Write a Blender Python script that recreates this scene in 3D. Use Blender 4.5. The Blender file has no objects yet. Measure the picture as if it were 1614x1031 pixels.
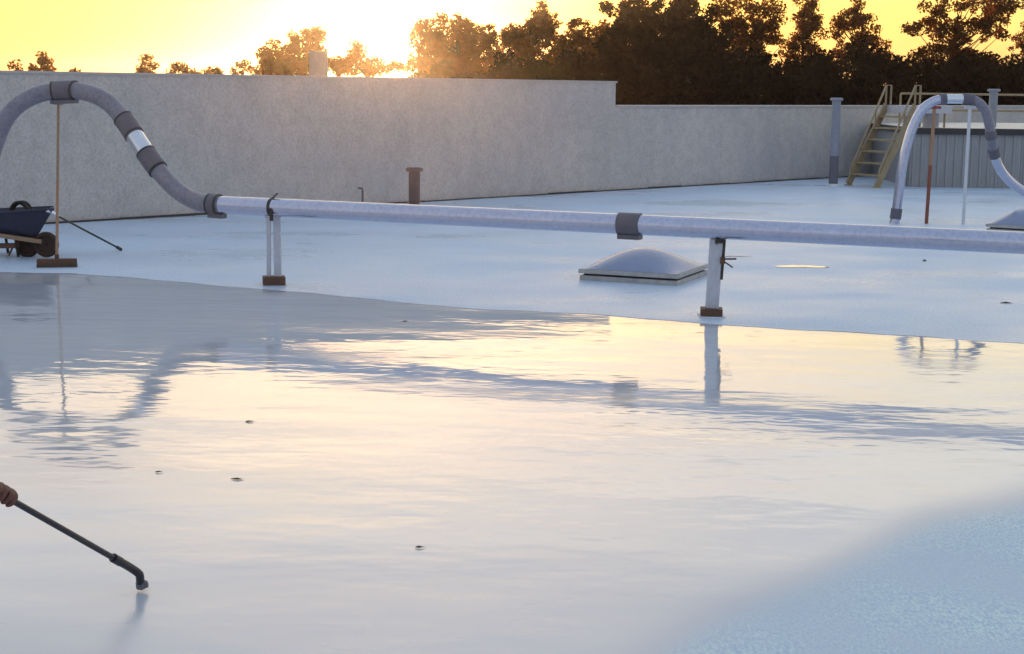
import bpy, bmesh, math, random
import numpy as np
from mathutils import Vector, Matrix
R = math.radians
rnd = random.Random(7)
S = bpy.context.scene
col = S.collection

# ------------------------------------------------------------------ camera
F = 2500.0; CX, CY = 807.0, 515.5          # lens in pixels of a 1614 px wide frame
HORIZON = 138.0; CAM_H = 1.7
PITCH = math.atan((CY - HORIZON) / F); ROLL = R(0.7)
cam_data = bpy.data.cameras.new('camera'); cam = bpy.data.objects.new('camera', cam_data)
col.objects.link(cam); S.camera = cam
cam_data.sensor_width = 36.0; cam_data.lens = 36.0 * F / 1614.0
cam_data.clip_start = 0.05; cam_data.clip_end = 6000
cam.matrix_world = (Matrix.Translation((0, 0, CAM_H)) @ Matrix.Rotation(R(90) - PITCH, 4, 'X')
                    @ Matrix.Rotation(ROLL, 4, 'Z'))
CM = cam.matrix_world.to_3x3()
S.render.resolution_x = 1024; S.render.resolution_y = 654

# ------------------------------------------------------------------ sky
SUN_EL = R(1.6); SUN_AZ = math.atan((612 - CX) / F)     # to the left of +Y
sun_dir = Vector((math.sin(SUN_AZ) * math.cos(SUN_EL), math.cos(SUN_AZ) * math.cos(SUN_EL), math.sin(SUN_EL)))
W = bpy.data.worlds.new('World'); S.world = W; W.use_nodes = True
nt = W.node_tree; N = nt.nodes; L = nt.links
for n in list(N): N.remove(n)
def wn(t, **k):
    n = N.new(t)
    for a, b in k.items(): setattr(n, a, b)
    return n
def vm(op, a, b=None):
    n = wn('ShaderNodeVectorMath', operation=op)
    L.new(a, n.inputs[0])
    if b is not None:
        if isinstance(b, (tuple, Vector)): n.inputs[1].default_value = b
        else: L.new(b, n.inputs[1])
    return n
def mt(op, a, b=None, c=None, clamp=False):
    n = wn('ShaderNodeMath', operation=op, use_clamp=clamp)
    for i, v in enumerate((a, b, c)):
        if v is None: continue
        if isinstance(v, (int, float)): n.inputs[i].default_value = v
        else: L.new(v, n.inputs[i])
    return n.outputs[0]
def ramp(fac, stops):
    n = wn('ShaderNodeValToRGB'); e = n.color_ramp.elements
    while len(e) < len(stops): e.new(0.5)
    for i, (p, c) in enumerate(stops): e[i].position = p; e[i].color = (*c, 1)
    L.new(fac, n.inputs[0]); return n.outputs[0]
def mixc(bt, fac, a, b):
    n = wn('ShaderNodeMix', data_type='RGBA', blend_type=bt)
    if isinstance(fac, (int, float)): n.inputs[0].default_value = fac
    else: L.new(fac, n.inputs[0])
    for i, v in ((6, a), (7, b)):
        if isinstance(v, tuple): n.inputs[i].default_value = (*v, 1)
        else: L.new(v, n.inputs[i])
    return n.outputs[2]
sky = wn('ShaderNodeTexSky', sky_type='NISHITA', sun_disc=False, sun_elevation=R(2.2), sun_rotation=SUN_AZ)
sky.air_density = 1.0; sky.dust_density = 2.0
tc = wn('ShaderNodeTexCoord'); dirv = vm('NORMALIZE', tc.outputs['Generated']).outputs[0]
sep = wn('ShaderNodeSeparateXYZ'); L.new(dirv, sep.inputs[0])
el = mt('MAXIMUM', sep.outputs[2], 0.0)
cosang = vm('DOT_PRODUCT', dirv, sun_dir).outputs['Value']
# thin high cloud veil, long streaks
mp = wn('ShaderNodeMapping'); mp.inputs['Scale'].default_value = (1.6, 1.6, 9.0); mp.inputs['Rotation'].default_value = (0.05, 0.06, 0)
L.new(dirv, mp.inputs[0])
ns = wn('ShaderNodeTexNoise'); ns.inputs['Scale'].default_value = 2.2; ns.inputs['Detail'].default_value = 5; ns.inputs['Roughness'].default_value = 0.55
L.new(mp.outputs[0], ns.inputs[0])
els = mt('ADD', el, mt('MULTIPLY', mt('SUBTRACT', ns.outputs[0], 0.5), mt('MULTIPLY', el, 2.2)), clamp=True)
east = ramp(els, [(0.0, (0.95, 0.40, 0.13)), (0.014, (0.97, 0.52, 0.21)), (0.03, (0.97, 0.66, 0.23)), (0.055, (1.0, 0.80, 0.24)), (0.09, (1.10, 0.98, 0.58)),
                  (0.16, (1.26, 1.14, 0.86)), (0.27, (1.14, 1.10, 0.98)), (0.42, (0.82, 0.85, 0.86)), (0.7, (0.48, 0.56, 0.66)), (1.0, (0.37, 0.46, 0.60))])
west = ramp(els, [(0.0, (0.48, 0.45, 0.50)), (0.15, (0.43, 0.47, 0.58)), (0.5, (0.37, 0.46, 0.62)), (1.0, (0.37, 0.46, 0.60))])
side = ramp(mt('MULTIPLY_ADD', cosang, 0.5, 0.5), [(0.30, (0, 0, 0)), (0.93, (1, 1, 1))])
base = mixc('MIX', side, west, east)
mp2 = wn('ShaderNodeMapping'); mp2.inputs['Scale'].default_value = (1.0, 1.0, 13.0); mp2.inputs['Rotation'].default_value = (0.02, 0.10, 0.0)
L.new(dirv, mp2.inputs[0])
ns2 = wn('ShaderNodeTexNoise'); ns2.inputs['Scale'].default_value = 2.0; ns2.inputs['Detail'].default_value = 6; ns2.inputs['Roughness'].default_value = 0.6; ns2.inputs['Distortion'].default_value = 0.4
L.new(mp2.outputs[0], ns2.inputs[0])
cm = mt('MULTIPLY', ramp(ns2.outputs[0], [(0.44, (0, 0, 0)), (0.60, (1, 1, 1))]), ramp(el, [(0.10, (0, 0, 0)), (0.19, (1, 1, 1)), (0.5, (0.8, 0.8, 0.8)), (0.8, (0, 0, 0))]))
base = mixc('MIX', mt('MULTIPLY', cm, 0.85), base, (0.56, 0.59, 0.63))
# aureole round the low sun
ang = mt('ARCCOSINE', mt('MINIMUM', cosang, 1.0))
g1 = mt('POWER', 2.718, mt('MULTIPLY', mt('MULTIPLY', ang, ang), -1 / (2 * 0.019 ** 2)))
g2 = mt('POWER', 2.718, mt('MULTIPLY', ang, -1 / 0.050))
base = mixc('ADD', 1.0, base, mixc('MULTIPLY', 1.0, mixc('MIX', 0.0, (1.0, 0.92, 0.72), (1, 1, 1)), ramp(g1, [(0, (0, 0, 0)), (1, (1, 1, 1))])))
gm = wn('ShaderNodeVectorMath', operation='SCALE'); gm.inputs[0].default_value = (1.7, 1.25, 0.75); L.new(g2, gm.inputs['Scale'])
gs = wn('ShaderNodeVectorMath', operation='SCALE'); gs.inputs[0].default_value = (6.0, 4.6, 2.6); L.new(g1, gs.inputs['Scale'])
tot = vm('ADD', vm('ADD', base, gm.outputs[0]).outputs[0], gs.outputs[0]).outputs[0]
bg1 = wn('ShaderNodeBackground'); L.new(tot, bg1.inputs[0]); bg1.inputs[1].default_value = 1.0
bg2 = wn('ShaderNodeBackground'); L.new(sky.outputs[0], bg2.inputs[0]); bg2.inputs[1].default_value = 0.06
add = wn('ShaderNodeAddShader'); L.new(bg1.outputs[0], add.inputs[0]); L.new(bg2.outputs[0], add.inputs[1])
out = wn('ShaderNodeOutputWorld'); L.new(add.outputs[0], out.inputs[0])

sl = bpy.data.lights.new('sun', 'SUN'); sl.energy = 4.0; sl.angle = R(0.6); sl.color = (1.0, 0.50, 0.18)
so = bpy.data.objects.new('sun', sl); col.objects.link(so)
so.rotation_euler = (-sun_dir).to_track_quat('-Z', 'Y').to_euler()
S.view_settings.view_transform = 'Standard'; S.view_settings.look = 'None'
S.view_settings.exposure = 0.0; S.view_settings.gamma = 1.0; S.view_settings.use_curve_mapping = False

# ------------------------------------------------------------------ pixel -> place helpers
def ray(px, py):
    v = CM @ Vector(((px - CX) / F, -(py - CY) / F, -1.0)); return v
def at(px, py, depth):                       # the point at distance `depth` along +Y
    v = ray(px, py); k = depth / v.y
    return Vector((v.x * k, depth, CAM_H + v.z * k))
def flat(px, py):
    v = ray(px, py); k = -CAM_H / v.z
    return Vector((v.x * k, v.y * k, 0))
WL = [flat(x, y) for x, y in ((-900, 400), (0, 429), (110, 432), (300, 446), (450, 460), (600, 474), (750, 487), (950, 498), (1250, 520), (1608, 541), (2600, 600))]
def wet_line(x):
    if x <= WL[0].x: return WL[0].y
    for a, b in zip(WL, WL[1:]):
        if x <= b.x: return a.y + (b.y - a.y) * (x - a.x) / (b.x - a.x)
    return WL[-1].y
GRADE = 0.012
def roof_z(x, y):
    return GRADE * max(0.0, min(wet_line(x) - y, 9.0))
def G(px, py):                               # pixel -> point on the roof
    z = 0.0; v = ray(px, py)
    for _ in range(12):
        k = (z - CAM_H) / v.z; p = Vector((v.x * k, v.y * k, z)); z = roof_z(p.x, p.y)
    return Vector((p.x, p.y, z))

# ------------------------------------------------------------------ materials
MATS = {}
def mat(name, c, rough=0.6, metal=0.0, var=0.25, scale=8.0, bump=0.0, bscale=60.0, c2=None, trans=0.0, spec=0.5, stretch=(1, 1, 1), alpha=None):
    m = bpy.data.materials.new(name); m.use_nodes = True; t = m.node_tree; n = t.nodes; l = t.links
    b = n['Principled BSDF']; MATS[name] = m
    tcn = n.new('ShaderNodeTexCoord'); mpn = n.new('ShaderNodeMapping'); mpn.inputs['Scale'].default_value = stretch
    l.new(tcn.outputs['Object'], mpn.inputs[0])
    a = n.new('ShaderNodeTexNoise'); a.inputs['Scale'].default_value = scale; a.inputs['Detail'].default_value = 6; a.inputs['Roughness'].default_value = 0.65
    l.new(mpn.outputs[0], a.inputs[0])
    r = n.new('ShaderNodeValToRGB'); r.color_ramp.elements[0].position = 0.3; r.color_ramp.elements[1].position = 0.7
    d = c2 if c2 else tuple(x * (1 - var) for x in c)
    r.color_ramp.elements[0].color = (*d, 1); r.color_ramp.elements[1].color = (*c, 1)
    l.new(a.outputs[0], r.inputs[0]); l.new(r.outputs[0], b.inputs['Base Color'])
    mr = n.new('ShaderNodeMapRange'); mr.inputs[3].default_value = max(0.02, rough - 0.1); mr.inputs[4].default_value = min(1, rough + 0.1)
    l.new(a.outputs[0], mr.inputs[0]); l.new(mr.outputs[0], b.inputs['Roughness'])
    b.inputs['Metallic'].default_value = metal
    b.inputs['Specular IOR Level'].default_value = spec
    if bump:
        c3 = n.new('ShaderNodeTexNoise'); c3.inputs['Scale'].default_value = bscale; c3.inputs['Detail'].default_value = 3
        l.new(mpn.outputs[0], c3.inputs[0])
        bp = n.new('ShaderNodeBump'); bp.inputs['Distance'].default_value = bump; bp.inputs['Strength'].default_value = 1
        l.new(c3.outputs[0], bp.inputs['Height']); l.new(bp.outputs[0], b.inputs['Normal'])
    return m
M_stucco = mat('wall_stucco', (0.67, 0.61, 0.55), 0.85, var=0.22, scale=1.1, bump=0.006, bscale=45, c2=(0.53, 0.51, 0.49), stretch=(1, 1, 0.5))
M_coping = mat('coping_metal', (0.55, 0.52, 0.50), 0.5, var=0.2)
M_dark = mat('dark_flashing', (0.05, 0.045, 0.045), 0.7)
M_pipe = mat('grey_pipe', (0.60, 0.62, 0.74), 0.15, metal=0.85, var=0.08, scale=3, stretch=(0.3, 1, 1))
M_hose = mat('grey_hose', (0.27, 0.26, 0.31), 0.42, var=0.2, scale=9, bump=0.0003, bscale=30)
M_coup = mat('rubber_coupling', (0.15, 0.14, 0.17), 0.55, var=0.25, scale=14)
M_alu = mat('aluminium', (0.80, 0.82, 0.86), 0.25, metal=0.9, var=0.1)
M_wood = mat('brown_wood', (0.16, 0.075, 0.045), 0.7, var=0.45, scale=22, bump=0.002, bscale=50, stretch=(1, 6, 6))
M_pole = mat('pole_wood', (0.50, 0.27, 0.15), 0.55, var=0.3, scale=10, stretch=(6, 6, 1))
M_paintpost = mat('painted_post', (0.62, 0.62, 0.68), 0.55, var=0.22, scale=12, bump=0.001, stretch=(4, 4, 1))
M_polered = mat('red_brown_pole', (0.30, 0.09, 0.05), 0.55, var=0.3)
M_red = mat('red_paint', (0.40, 0.06, 0.04), 0.5, var=0.3)
M_white = mat('white_paint', (0.72, 0.74, 0.78), 0.45, var=0.15)
M_blue = mat('dark_blue_plastic', (0.030, 0.035, 0.075), 0.5, var=0.5, scale=12)
M_black = mat('black_rubber', (0.022, 0.018, 0.018), 0.75, var=0.4)
M_tyre = mat('muddy_tyre', (0.055, 0.028, 0.02), 0.8, var=0.4, scale=20)
M_ltwood = mat('pale_wood', (0.42, 0.27, 0.16), 0.6, var=0.3, stretch=(1, 6, 6))
M_wand = mat('wand_metal', (0.05, 0.043, 0.05), 0.4, metal=0.3, var=0.3, scale=20)
M_dome = mat('skylight_acrylic', (0.26, 0.31, 0.46), 0.25, var=0.12, scale=4)
M_curb = mat('skylight_frame', (0.52, 0.50, 0.48), 0.6, var=0.35, scale=14)
M_vent = mat('brown_vent', (0.17, 0.11, 0.10), 0.6, var=0.35, scale=9)
M_ventg = mat('grey_vent', (0.30, 0.32, 0.38), 0.5, var=0.25, scale=7)
M_rib = mat('ribbed_cladding', (0.36, 0.36, 0.36), 0.55, var=0.2, scale=3, stretch=(4, 4, 1))
M_tan = mat('tan_painted_steel', (0.40, 0.30, 0.17), 0.55, var=0.3, scale=9)
M_leafdeb = mat('dry_leaf', (0.12, 0.08, 0.05), 0.8)
M_roofcap = mat('pale_roof_membrane', (0.70, 0.68, 0.62), 0.4, var=0.15, scale=2)
M_bark = mat('bark', (0.03, 0.018, 0.012), 0.9, var=0.4, scale=12)
M_ground = mat('grass_ground', (0.06, 0.07, 0.03), 0.9, var=0.4, scale=0.05)
M_skin = mat('skin', (0.17, 0.065, 0.04), 0.55, var=0.15, scale=20)
M_shirt = mat('work_shirt', (0.42, 0.42, 0.55), 0.85, var=0.12)
M_trous = mat('work_trousers', (0.10, 0.11, 0.16), 0.85, var=0.2)

def leaf_mat(name, c, tr, k):
    m = bpy.data.materials.new(name); m.use_nodes = True; t = m.node_tree; n = t.nodes; l = t.links
    for q in list(n): n.remove(q)
    o = n.new('ShaderNodeOutputMaterial'); d = n.new('ShaderNodeBsdfDiffuse'); tl = n.new('ShaderNodeBsdfTranslucent'); mx = n.new('ShaderNodeMixShader')
    g = n.new('ShaderNodeTexCoord'); a = n.new('ShaderNodeTexNoise'); a.inputs['Scale'].default_value = 1.3; a.inputs['Detail'].default_value = 4
    l.new(g.outputs['Object'], a.inputs[0])
    for sh, cc in ((d, c), (tl, tr)):
        r = n.new('ShaderNodeValToRGB'); r.color_ramp.elements[0].position = 0.35; r.color_ramp.elements[1].position = 0.65
        r.color_ramp.elements[0].color = (*[x * 0.55 for x in cc], 1); r.color_ramp.elements[1].color = (*cc, 1)
        l.new(a.outputs[0], r.inputs[0]); l.new(r.outputs[0], sh.inputs[0])
    mx.inputs[0].default_value = k
    l.new(d.outputs[0], mx.inputs[1]); l.new(tl.outputs[0], mx.inputs[2]); l.new(mx.outputs[0], o.inputs[0])
    return m
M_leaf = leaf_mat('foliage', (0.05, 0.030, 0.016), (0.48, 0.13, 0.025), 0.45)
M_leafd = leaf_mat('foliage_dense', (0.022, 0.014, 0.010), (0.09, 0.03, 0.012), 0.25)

def grain(m, scale, lo):
    t = m.node_tree; n = t.nodes; l = t.links; b = n['Principled BSDF']; src = b.inputs['Base Color'].links[0].from_socket
    g_ = n.new('ShaderNodeTexCoord'); a = n.new('ShaderNodeTexNoise'); a.inputs['Scale'].default_value = scale; a.inputs['Detail'].default_value = 3; a.inputs['Roughness'].default_value = 0.7
    l.new(g_.outputs['Object'], a.inputs[0]); q = n.new('ShaderNodeValToRGB'); q.color_ramp.elements[0].position = 0.36; q.color_ramp.elements[1].position = 0.58
    q.color_ramp.elements[0].color = (*lo, 1); q.color_ramp.elements[1].color = (1, 1, 1, 1); l.new(a.outputs[0], q.inputs[0])
    x = n.new('ShaderNodeMix'); x.data_type = 'RGBA'; x.blend_type = 'MULTIPLY'; x.inputs[0].default_value = 1
    l.new(src, x.inputs[6]); l.new(q.outputs[0], x.inputs[7]); l.new(x.outputs[2], b.inputs['Base Color'])
grain(M_stucco, 34, (0.78, 0.78, 0.82)); grain(M_stucco, 6, (0.90, 0.89, 0.88)); grain(M_pipe, 30, (0.86, 0.87, 0.92)); grain(M_hose, 30, (0.75, 0.75, 0.8))

# roof coatings -------------------------------------------------------------
def coat_mat(name, wet):
    m = bpy.data.materials.new(name); m.use_nodes = True; t = m.node_tree; n = t.nodes; l = t.links
    b = n['Principled BSDF']; g = n.new('ShaderNodeNewGeometry')
    def noise(scale, st=(1, 1, 1), det=4, ro=0.55):
        mp_ = n.new('ShaderNodeMapping'); mp_.inputs['Scale'].default_value = st; mp_.inputs['Rotation'].default_value = (0, 0, 0.10)
        l.new(g.outputs['Position'], mp_.inputs[0])
        a = n.new('ShaderNodeTexNoise'); a.inputs['Scale'].default_value = scale; a.inputs['Detail'].default_value = det; a.inputs['Roughness'].default_value = ro
        l.new(mp_.outputs[0], a.inputs[0]); return a.outputs[0]
    def rmp(f, p0, c0, p1, c1):
        r = n.new('ShaderNodeValToRGB'); r.color_ramp.elements[0].position = p0; r.color_ramp.elements[1].position = p1
        r.color_ramp.elements[0].color = (*c0, 1); r.color_ramp.elements[1].color = (*c1, 1); l.new(f, r.inputs[0]); return r.outputs[0]
    def mixn(f, a, c):
        x = n.new('ShaderNodeMix'); x.data_type = 'RGBA'
        l.new(f, x.inputs[0])
        for i, v in ((6, a), (7, c)):
            if isinstance(v, tuple): x.inputs[i].default_value = (*v, 1)
            else: l.new(v, x.inputs[i])
        return x.outputs[2]
    def bump(h, dist, prev=None):
        x = n.new('ShaderNodeBump'); x.inputs['Distance'].default_value = dist; x.inputs['Strength'].default_value = 1.0
        l.new(h, x.inputs['Height'])
        if prev is not None: l.new(prev, x.inputs['Normal'])
        return x.outputs[0]
    # dried coat: faintly blue white, speckled, eggshell
    dry = mixn(noise(1.1, (1, 1, 1)), (0.58, 0.69, 0.84), (0.74, 0.83, 0.91))
    speck = rmp(noise(45, det=2), 0.40, (0.76, 0.84, 0.92), 0.60, (1, 1, 1))
    x = n.new('ShaderNodeMix'); x.data_type = 'RGBA'; x.blend_type = 'MULTIPLY'; x.inputs[0].default_value = 1
    l.new(dry, x.inputs[6]); l.new(speck, x.inputs[7]); dry = x.outputs[2]
    nb = bump(noise(45, det=3), 0.0035)
    nb = bump(noise(0.9, (1, 2, 1)), 0.010, nb)
    dry_r = rmp(noise(0.45, (1, 1.8, 1), det=5), 0.35, (0.22,) * 3, 0.65, (0.55,) * 3)
    if not wet:
        l.new(dry, b.inputs['Base Color']); l.new(dry_r, b.inputs['Roughness']); l.new(nb, b.inputs['Normal'])
        b.inputs['IOR'].default_value = 1.45
        return m
    at_ = n.new('ShaderNodeAttribute'); at_.attribute_name = 'wetness'
    wf = at_.outputs['Fac']
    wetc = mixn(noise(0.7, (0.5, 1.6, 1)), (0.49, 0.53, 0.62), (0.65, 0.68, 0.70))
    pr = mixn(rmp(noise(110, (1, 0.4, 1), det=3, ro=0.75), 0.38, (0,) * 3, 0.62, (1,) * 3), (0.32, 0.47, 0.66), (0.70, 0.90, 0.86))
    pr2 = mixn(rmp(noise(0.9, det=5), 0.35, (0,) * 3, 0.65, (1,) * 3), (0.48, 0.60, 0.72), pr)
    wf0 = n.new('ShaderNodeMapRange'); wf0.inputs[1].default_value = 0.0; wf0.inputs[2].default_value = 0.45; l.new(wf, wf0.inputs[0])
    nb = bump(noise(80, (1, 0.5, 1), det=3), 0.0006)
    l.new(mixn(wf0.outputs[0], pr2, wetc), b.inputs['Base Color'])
    wr = rmp(noise(0.8, (0.5, 2, 1), det=5), 0.4, (0.035,) * 3, 0.75, (0.12,) * 3)
    sp = n.new('ShaderNodeSeparateXYZ'); l.new(g.outputs['Position'], sp.inputs[0])
    ad = n.new('ShaderNodeMath'); ad.operation = 'MULTIPLY_ADD'; l.new(noise(0.8, (0.5, 1.5, 1), det=3), ad.inputs[0]); ad.inputs[1].default_value = 3.0; l.new(sp.outputs[1], ad.inputs[2])
    fr_ = n.new('ShaderNodeMapRange'); l.new(ad.outputs[0], fr_.inputs[0]); fr_.inputs[1].default_value = 7.0; fr_.inputs[2].default_value = 9.2; fr_.inputs[3].default_value = 1; fr_.inputs[4].default_value = 0
    wr = mixn(fr_.outputs[0], wr, (0.09, 0.09, 0.09))
    f2_ = n.new('ShaderNodeMapRange'); l.new(ad.outputs[0], f2_.inputs[0]); f2_.inputs[1].default_value = 5.9; f2_.inputs[2].default_value = 7.3; f2_.inputs[3].default_value = 1; f2_.inputs[4].default_value = 0
    wr = mixn(f2_.outputs[0], wr, (0.30, 0.30, 0.30))
    l.new(mixn(wf, (0.6, 0.6, 0.6), wr), b.inputs['Roughness'])
    b.inputs['IOR'].default_value = 2.0
    wbn = bump(noise(1.15, (0.75, 1.3, 1), det=4, ro=0.55), 0.0085)
    wbn = bump(noise(6, (0.5, 1.3, 1), det=2, ro=0.5), 0.0007, wbn)
    wbn = bump(noise(0.4, (0.5, 1.6, 1), det=2), 0.010, wbn)
    wbn = bump(noise(2.2, (0.3, 1.5, 1), det=3), 0.0012, wbn)
    mv = n.new('ShaderNodeMix'); mv.data_type = 'VECTOR'
    l.new(wf, mv.inputs[0]); l.new(nb, mv.inputs[4]); l.new(wbn, mv.inputs[5])
    l.new(mv.outputs[1], b.inputs['Normal'])
    return m
M_dry = coat_mat('dry_white_coating', False); M_wet = coat_mat('wet_white_coating', True)

# ------------------------------------------------------------------ object helpers
def tag(o, label=None, cat=None, group=None, kind=None):
    if label: o['label'] = label
    if cat: o['category'] = cat
    if group: o['group'] = group
    if kind: o['kind'] = kind
    return o
def thing(name, label, cat, loc=(0, 0, 0), rz=0.0, group=None):
    o = bpy.data.objects.new(name, None); col.objects.link(o); o.location = loc; o.rotation_euler = (0, 0, rz)
    o.empty_display_size = 0.1
    return tag(o, label, cat, group)
class MB:
    def __init__(s): s.v = []; s.f = []; s.sm = []
    def add(s, vs, fs, smooth=False):
        k = len(s.v); s.v += [tuple(q) for q in vs]; s.f += [tuple(i + k for i in f) for f in fs]; s.sm += [smooth] * len(fs); return s
    def box(s, c, d, ax=None):
        c = Vector(c); ax = ax or (Vector((1, 0, 0)), Vector((0, 1, 0)), Vector((0, 0, 1)))
        vs = [c + ax[0] * (i * d[0] / 2) + ax[1] * (j * d[1] / 2) + ax[2] * (k * d[2] / 2) for i in (-1, 1) for j in (-1, 1) for k in (-1, 1)]
        return s.add(vs, [(0, 1, 3, 2), (4, 6, 7, 5), (0, 4, 5, 1), (2, 3, 7, 6), (0, 2, 6, 4), (1, 5, 7, 3)])
    def bar(s, a, b, w, h, up=(0, 0, 1)):
        a = Vector(a); b = Vector(b); d = (b - a); ln = d.length; d = d / ln; up = Vector(up)
        side = d.cross(up)
        if side.length < 1e-4: side = d.cross(Vector((0, 1, 0)))
        side.normalize(); u = side.cross(d).normalized()
        return s.box((a + b) / 2, (ln, w, h), (d, side, u))
    def tube(s, pts, r, seg=16, cap=True, smooth=True):
        pts = [Vector(p) for p in pts]; rs = r if isinstance(r, (list, tuple)) else [r] * len(pts)
        t0 = (pts[1] - pts[0]).normalized(); n = t0.cross(Vector((0, 0, 1)))
        if n.length < 1e-3: n = t0.cross(Vector((0, 1, 0)))
        n.normalize(); vs = []; fs = []
        for i, p in enumerate(pts):
            t = (pts[min(i + 1, len(pts) - 1)] - pts[max(i - 1, 0)]).normalized()
            n = (n - t * n.dot(t)).normalized(); bn = t.cross(n)
            for k in range(seg):
                a = 2 * math.pi * k / seg; vs.append(p + (n * math.cos(a) + bn * math.sin(a)) * rs[i])
        for i in range(len(pts) - 1):
            for k in range(seg):
                k2 = (k + 1) % seg; fs.append((i * seg + k, i * seg + k2, (i + 1) * seg + k2, (i + 1) * seg + k))
        s.add(vs, fs, smooth)
        if cap:
            s.add(vs[:seg], [tuple(range(seg))[::-1]]); s.add(vs[-seg:], [tuple(range(seg))])
        return s
    def build(s, name, m, parent=None, bevel=0.0, world=True):
        me = bpy.data.meshes.new(name)
        off = parent_loc(parent) if (parent is not None and world) else Vector()
        me.from_pydata([tuple(Vector(v) - off) for v in s.v] if off.length else s.v, [], s.f); me.polygons.foreach_set('use_smooth', s.sm)
        bm = bmesh.new(); bm.from_mesh(me); bmesh.ops.recalc_face_normals(bm, faces=bm.faces[:])
        if bevel:
            es = [e for e in bm.edges if len(e.link_faces) == 2 and e.calc_face_angle(0) > 0.8]
            bmesh.ops.bevel(bm, geom=es, offset=bevel, segments=2, affect='EDGES', profile=0.6)
        bm.to_mesh(me); bm.free(); me.materials.append(m)
        o = bpy.data.objects.new(name, me); col.objects.link(o)
        if parent is not None: o.parent = parent
        return o
def parent_loc(p):
    v = Vector()
    while p is not None: v = v + Vector(p.location); p = p.parent
    return v
def lathe(mb, c, prof, seg=24):          # prof: list of (r, z)
    vs = []; fs = []; c = Vector(c)
    for r, z in prof:
        for k in range(seg):
            a = 2 * math.pi * k / seg; vs.append(c + Vector((r * math.cos(a), r * math.sin(a), z)))
    for i in range(len(prof) - 1):
        for k in range(seg):
            k2 = (k + 1) % seg; fs.append((i * seg + k, i * seg + k2, (i + 1) * seg + k2, (i + 1) * seg + k))
    mb.add(vs, fs, True); mb.add(vs[:seg], [tuple(range(seg))[::-1]]); mb.add(vs[-seg:], [tuple(range(seg))]); return mb
def spline(pts, n=12):                   # Catmull-Rom
    P = [Vector(p) for p in pts]; P = [P[0] * 2 - P[1]] + P + [P[-1] * 2 - P[-2]]; o = []
    for i in range(1, len(P) - 2):
        for k in range(n):
            t = k / n; a, b, c, d = P[i - 1:i + 3]
            o.append(0.5 * ((2 * b) + (c - a) * t + (2 * a - 5 * b + 4 * c - d) * t * t + (3 * b - a - 3 * c + d) * t ** 3))
    o.append(P[-2]); return o

# ------------------------------------------------------------------ ground, roof
mb = MB(); mb.add([(-1200, -1200, -7), (1200, -1200, -7), (1200, 1200, -7), (-1200, 1200, -7)], [(0, 1, 2, 3)])
tag(mb.build('ground', M_ground), kind='structure')
WA = flat(330, 338.0); WB = flat(1310, 280.5)
wdir = (WB - WA).normalized(); wnor = Vector((-wdir.y, wdir.x, 0))       # away from the camera
def wall_pt(px):                          # point of the wall's foot seen in column px
    v = ray(px, 300); d = Vector((v.x, v.y, 0))
    den = d.x * wdir.y - d.y * wdir.x; t = (WA.x * wdir.y - WA.y * wdir.x) / den
    return Vector((d.x * t, d.y * t, 0))
WL0 = wall_pt(0)
wx = lambda s: WL0 + wdir * s
mb = MB(); xs = [i * 0.5 - 34 for i in range(129)]; vs = []; rows = 12
for x in xs:
    yw = WL0.y + (x - WL0.x) * wdir.y / wdir.x + 0.05
    yl = wet_line(x); ys = [yw, (yw + yl) / 2, yl] + [yl - 9 * k / (rows - 4) for k in range(1, rows - 3)] + [-14.0]
    for y in ys: vs.append((x, y, roof_z(x, y)))
nr = len(ys); fs = [(i * nr + k, i * nr + k + 1, (i + 1) * nr + k + 1, (i + 1) * nr + k) for i in range(len(xs) - 1) for k in range(nr - 1)]
mb.add(vs, fs, False)
tag(mb.build('roof_deck', M_dry), kind='structure')
# the building under the roof
mb = MB(); x0, x1 = xs[0], xs[-1]; yb0 = vs[0][1]; yb1 = vs[(len(xs) - 1) * nr][1]
q = [(x0, -14), (x1, -14), (x1, yb1 + .2), (x0, yb0 + .2)]
mb.add([(a, b, -7) for a, b in q] + [(a, b, -0.01) for a, b in q], [(0, 1, 5, 4), (1, 2, 6, 5), (2, 3, 7, 6), (3, 0, 4, 7)])
tag(mb.build('building_body', M_stucco), 'pale stucco body of the building below the white roof', 'building')

# freshly sprayed wet coat: a thin sheet with a soft feathered front edge
FE = [G(x, y) for x, y in ((-600, 1500), (300, 1330), (620, 1190), (985, 1031), (1120, 965), (1310, 884), (1490, 822), (1608, 786), (1900, 715), (2500, 615))]
def front_y(x):
    if x <= FE[0].x: return FE[0].y
    for a, b in zip(FE, FE[1:]):
        if x <= b.x: return a.y + (b.y - a.y) * (x - a.x) / (b.x - a.x)
    return FE[-1].y
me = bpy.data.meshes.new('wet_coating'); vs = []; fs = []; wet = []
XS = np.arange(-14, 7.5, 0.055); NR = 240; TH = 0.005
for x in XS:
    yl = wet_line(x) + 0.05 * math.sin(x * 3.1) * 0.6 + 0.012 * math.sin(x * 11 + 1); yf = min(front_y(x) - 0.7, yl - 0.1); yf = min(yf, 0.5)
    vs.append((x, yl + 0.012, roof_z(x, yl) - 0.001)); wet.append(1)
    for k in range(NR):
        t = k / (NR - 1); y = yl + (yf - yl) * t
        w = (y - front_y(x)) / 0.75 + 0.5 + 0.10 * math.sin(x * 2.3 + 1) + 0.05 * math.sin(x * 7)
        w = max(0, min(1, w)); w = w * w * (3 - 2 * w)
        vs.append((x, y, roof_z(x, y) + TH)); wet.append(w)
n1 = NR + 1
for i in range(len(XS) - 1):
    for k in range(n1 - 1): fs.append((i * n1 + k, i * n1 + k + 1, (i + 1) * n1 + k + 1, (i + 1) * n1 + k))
me.from_pydata(vs, [], fs); me.polygons.foreach_set('use_smooth', [f[0] % n1 != 0 for f in fs])
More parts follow.
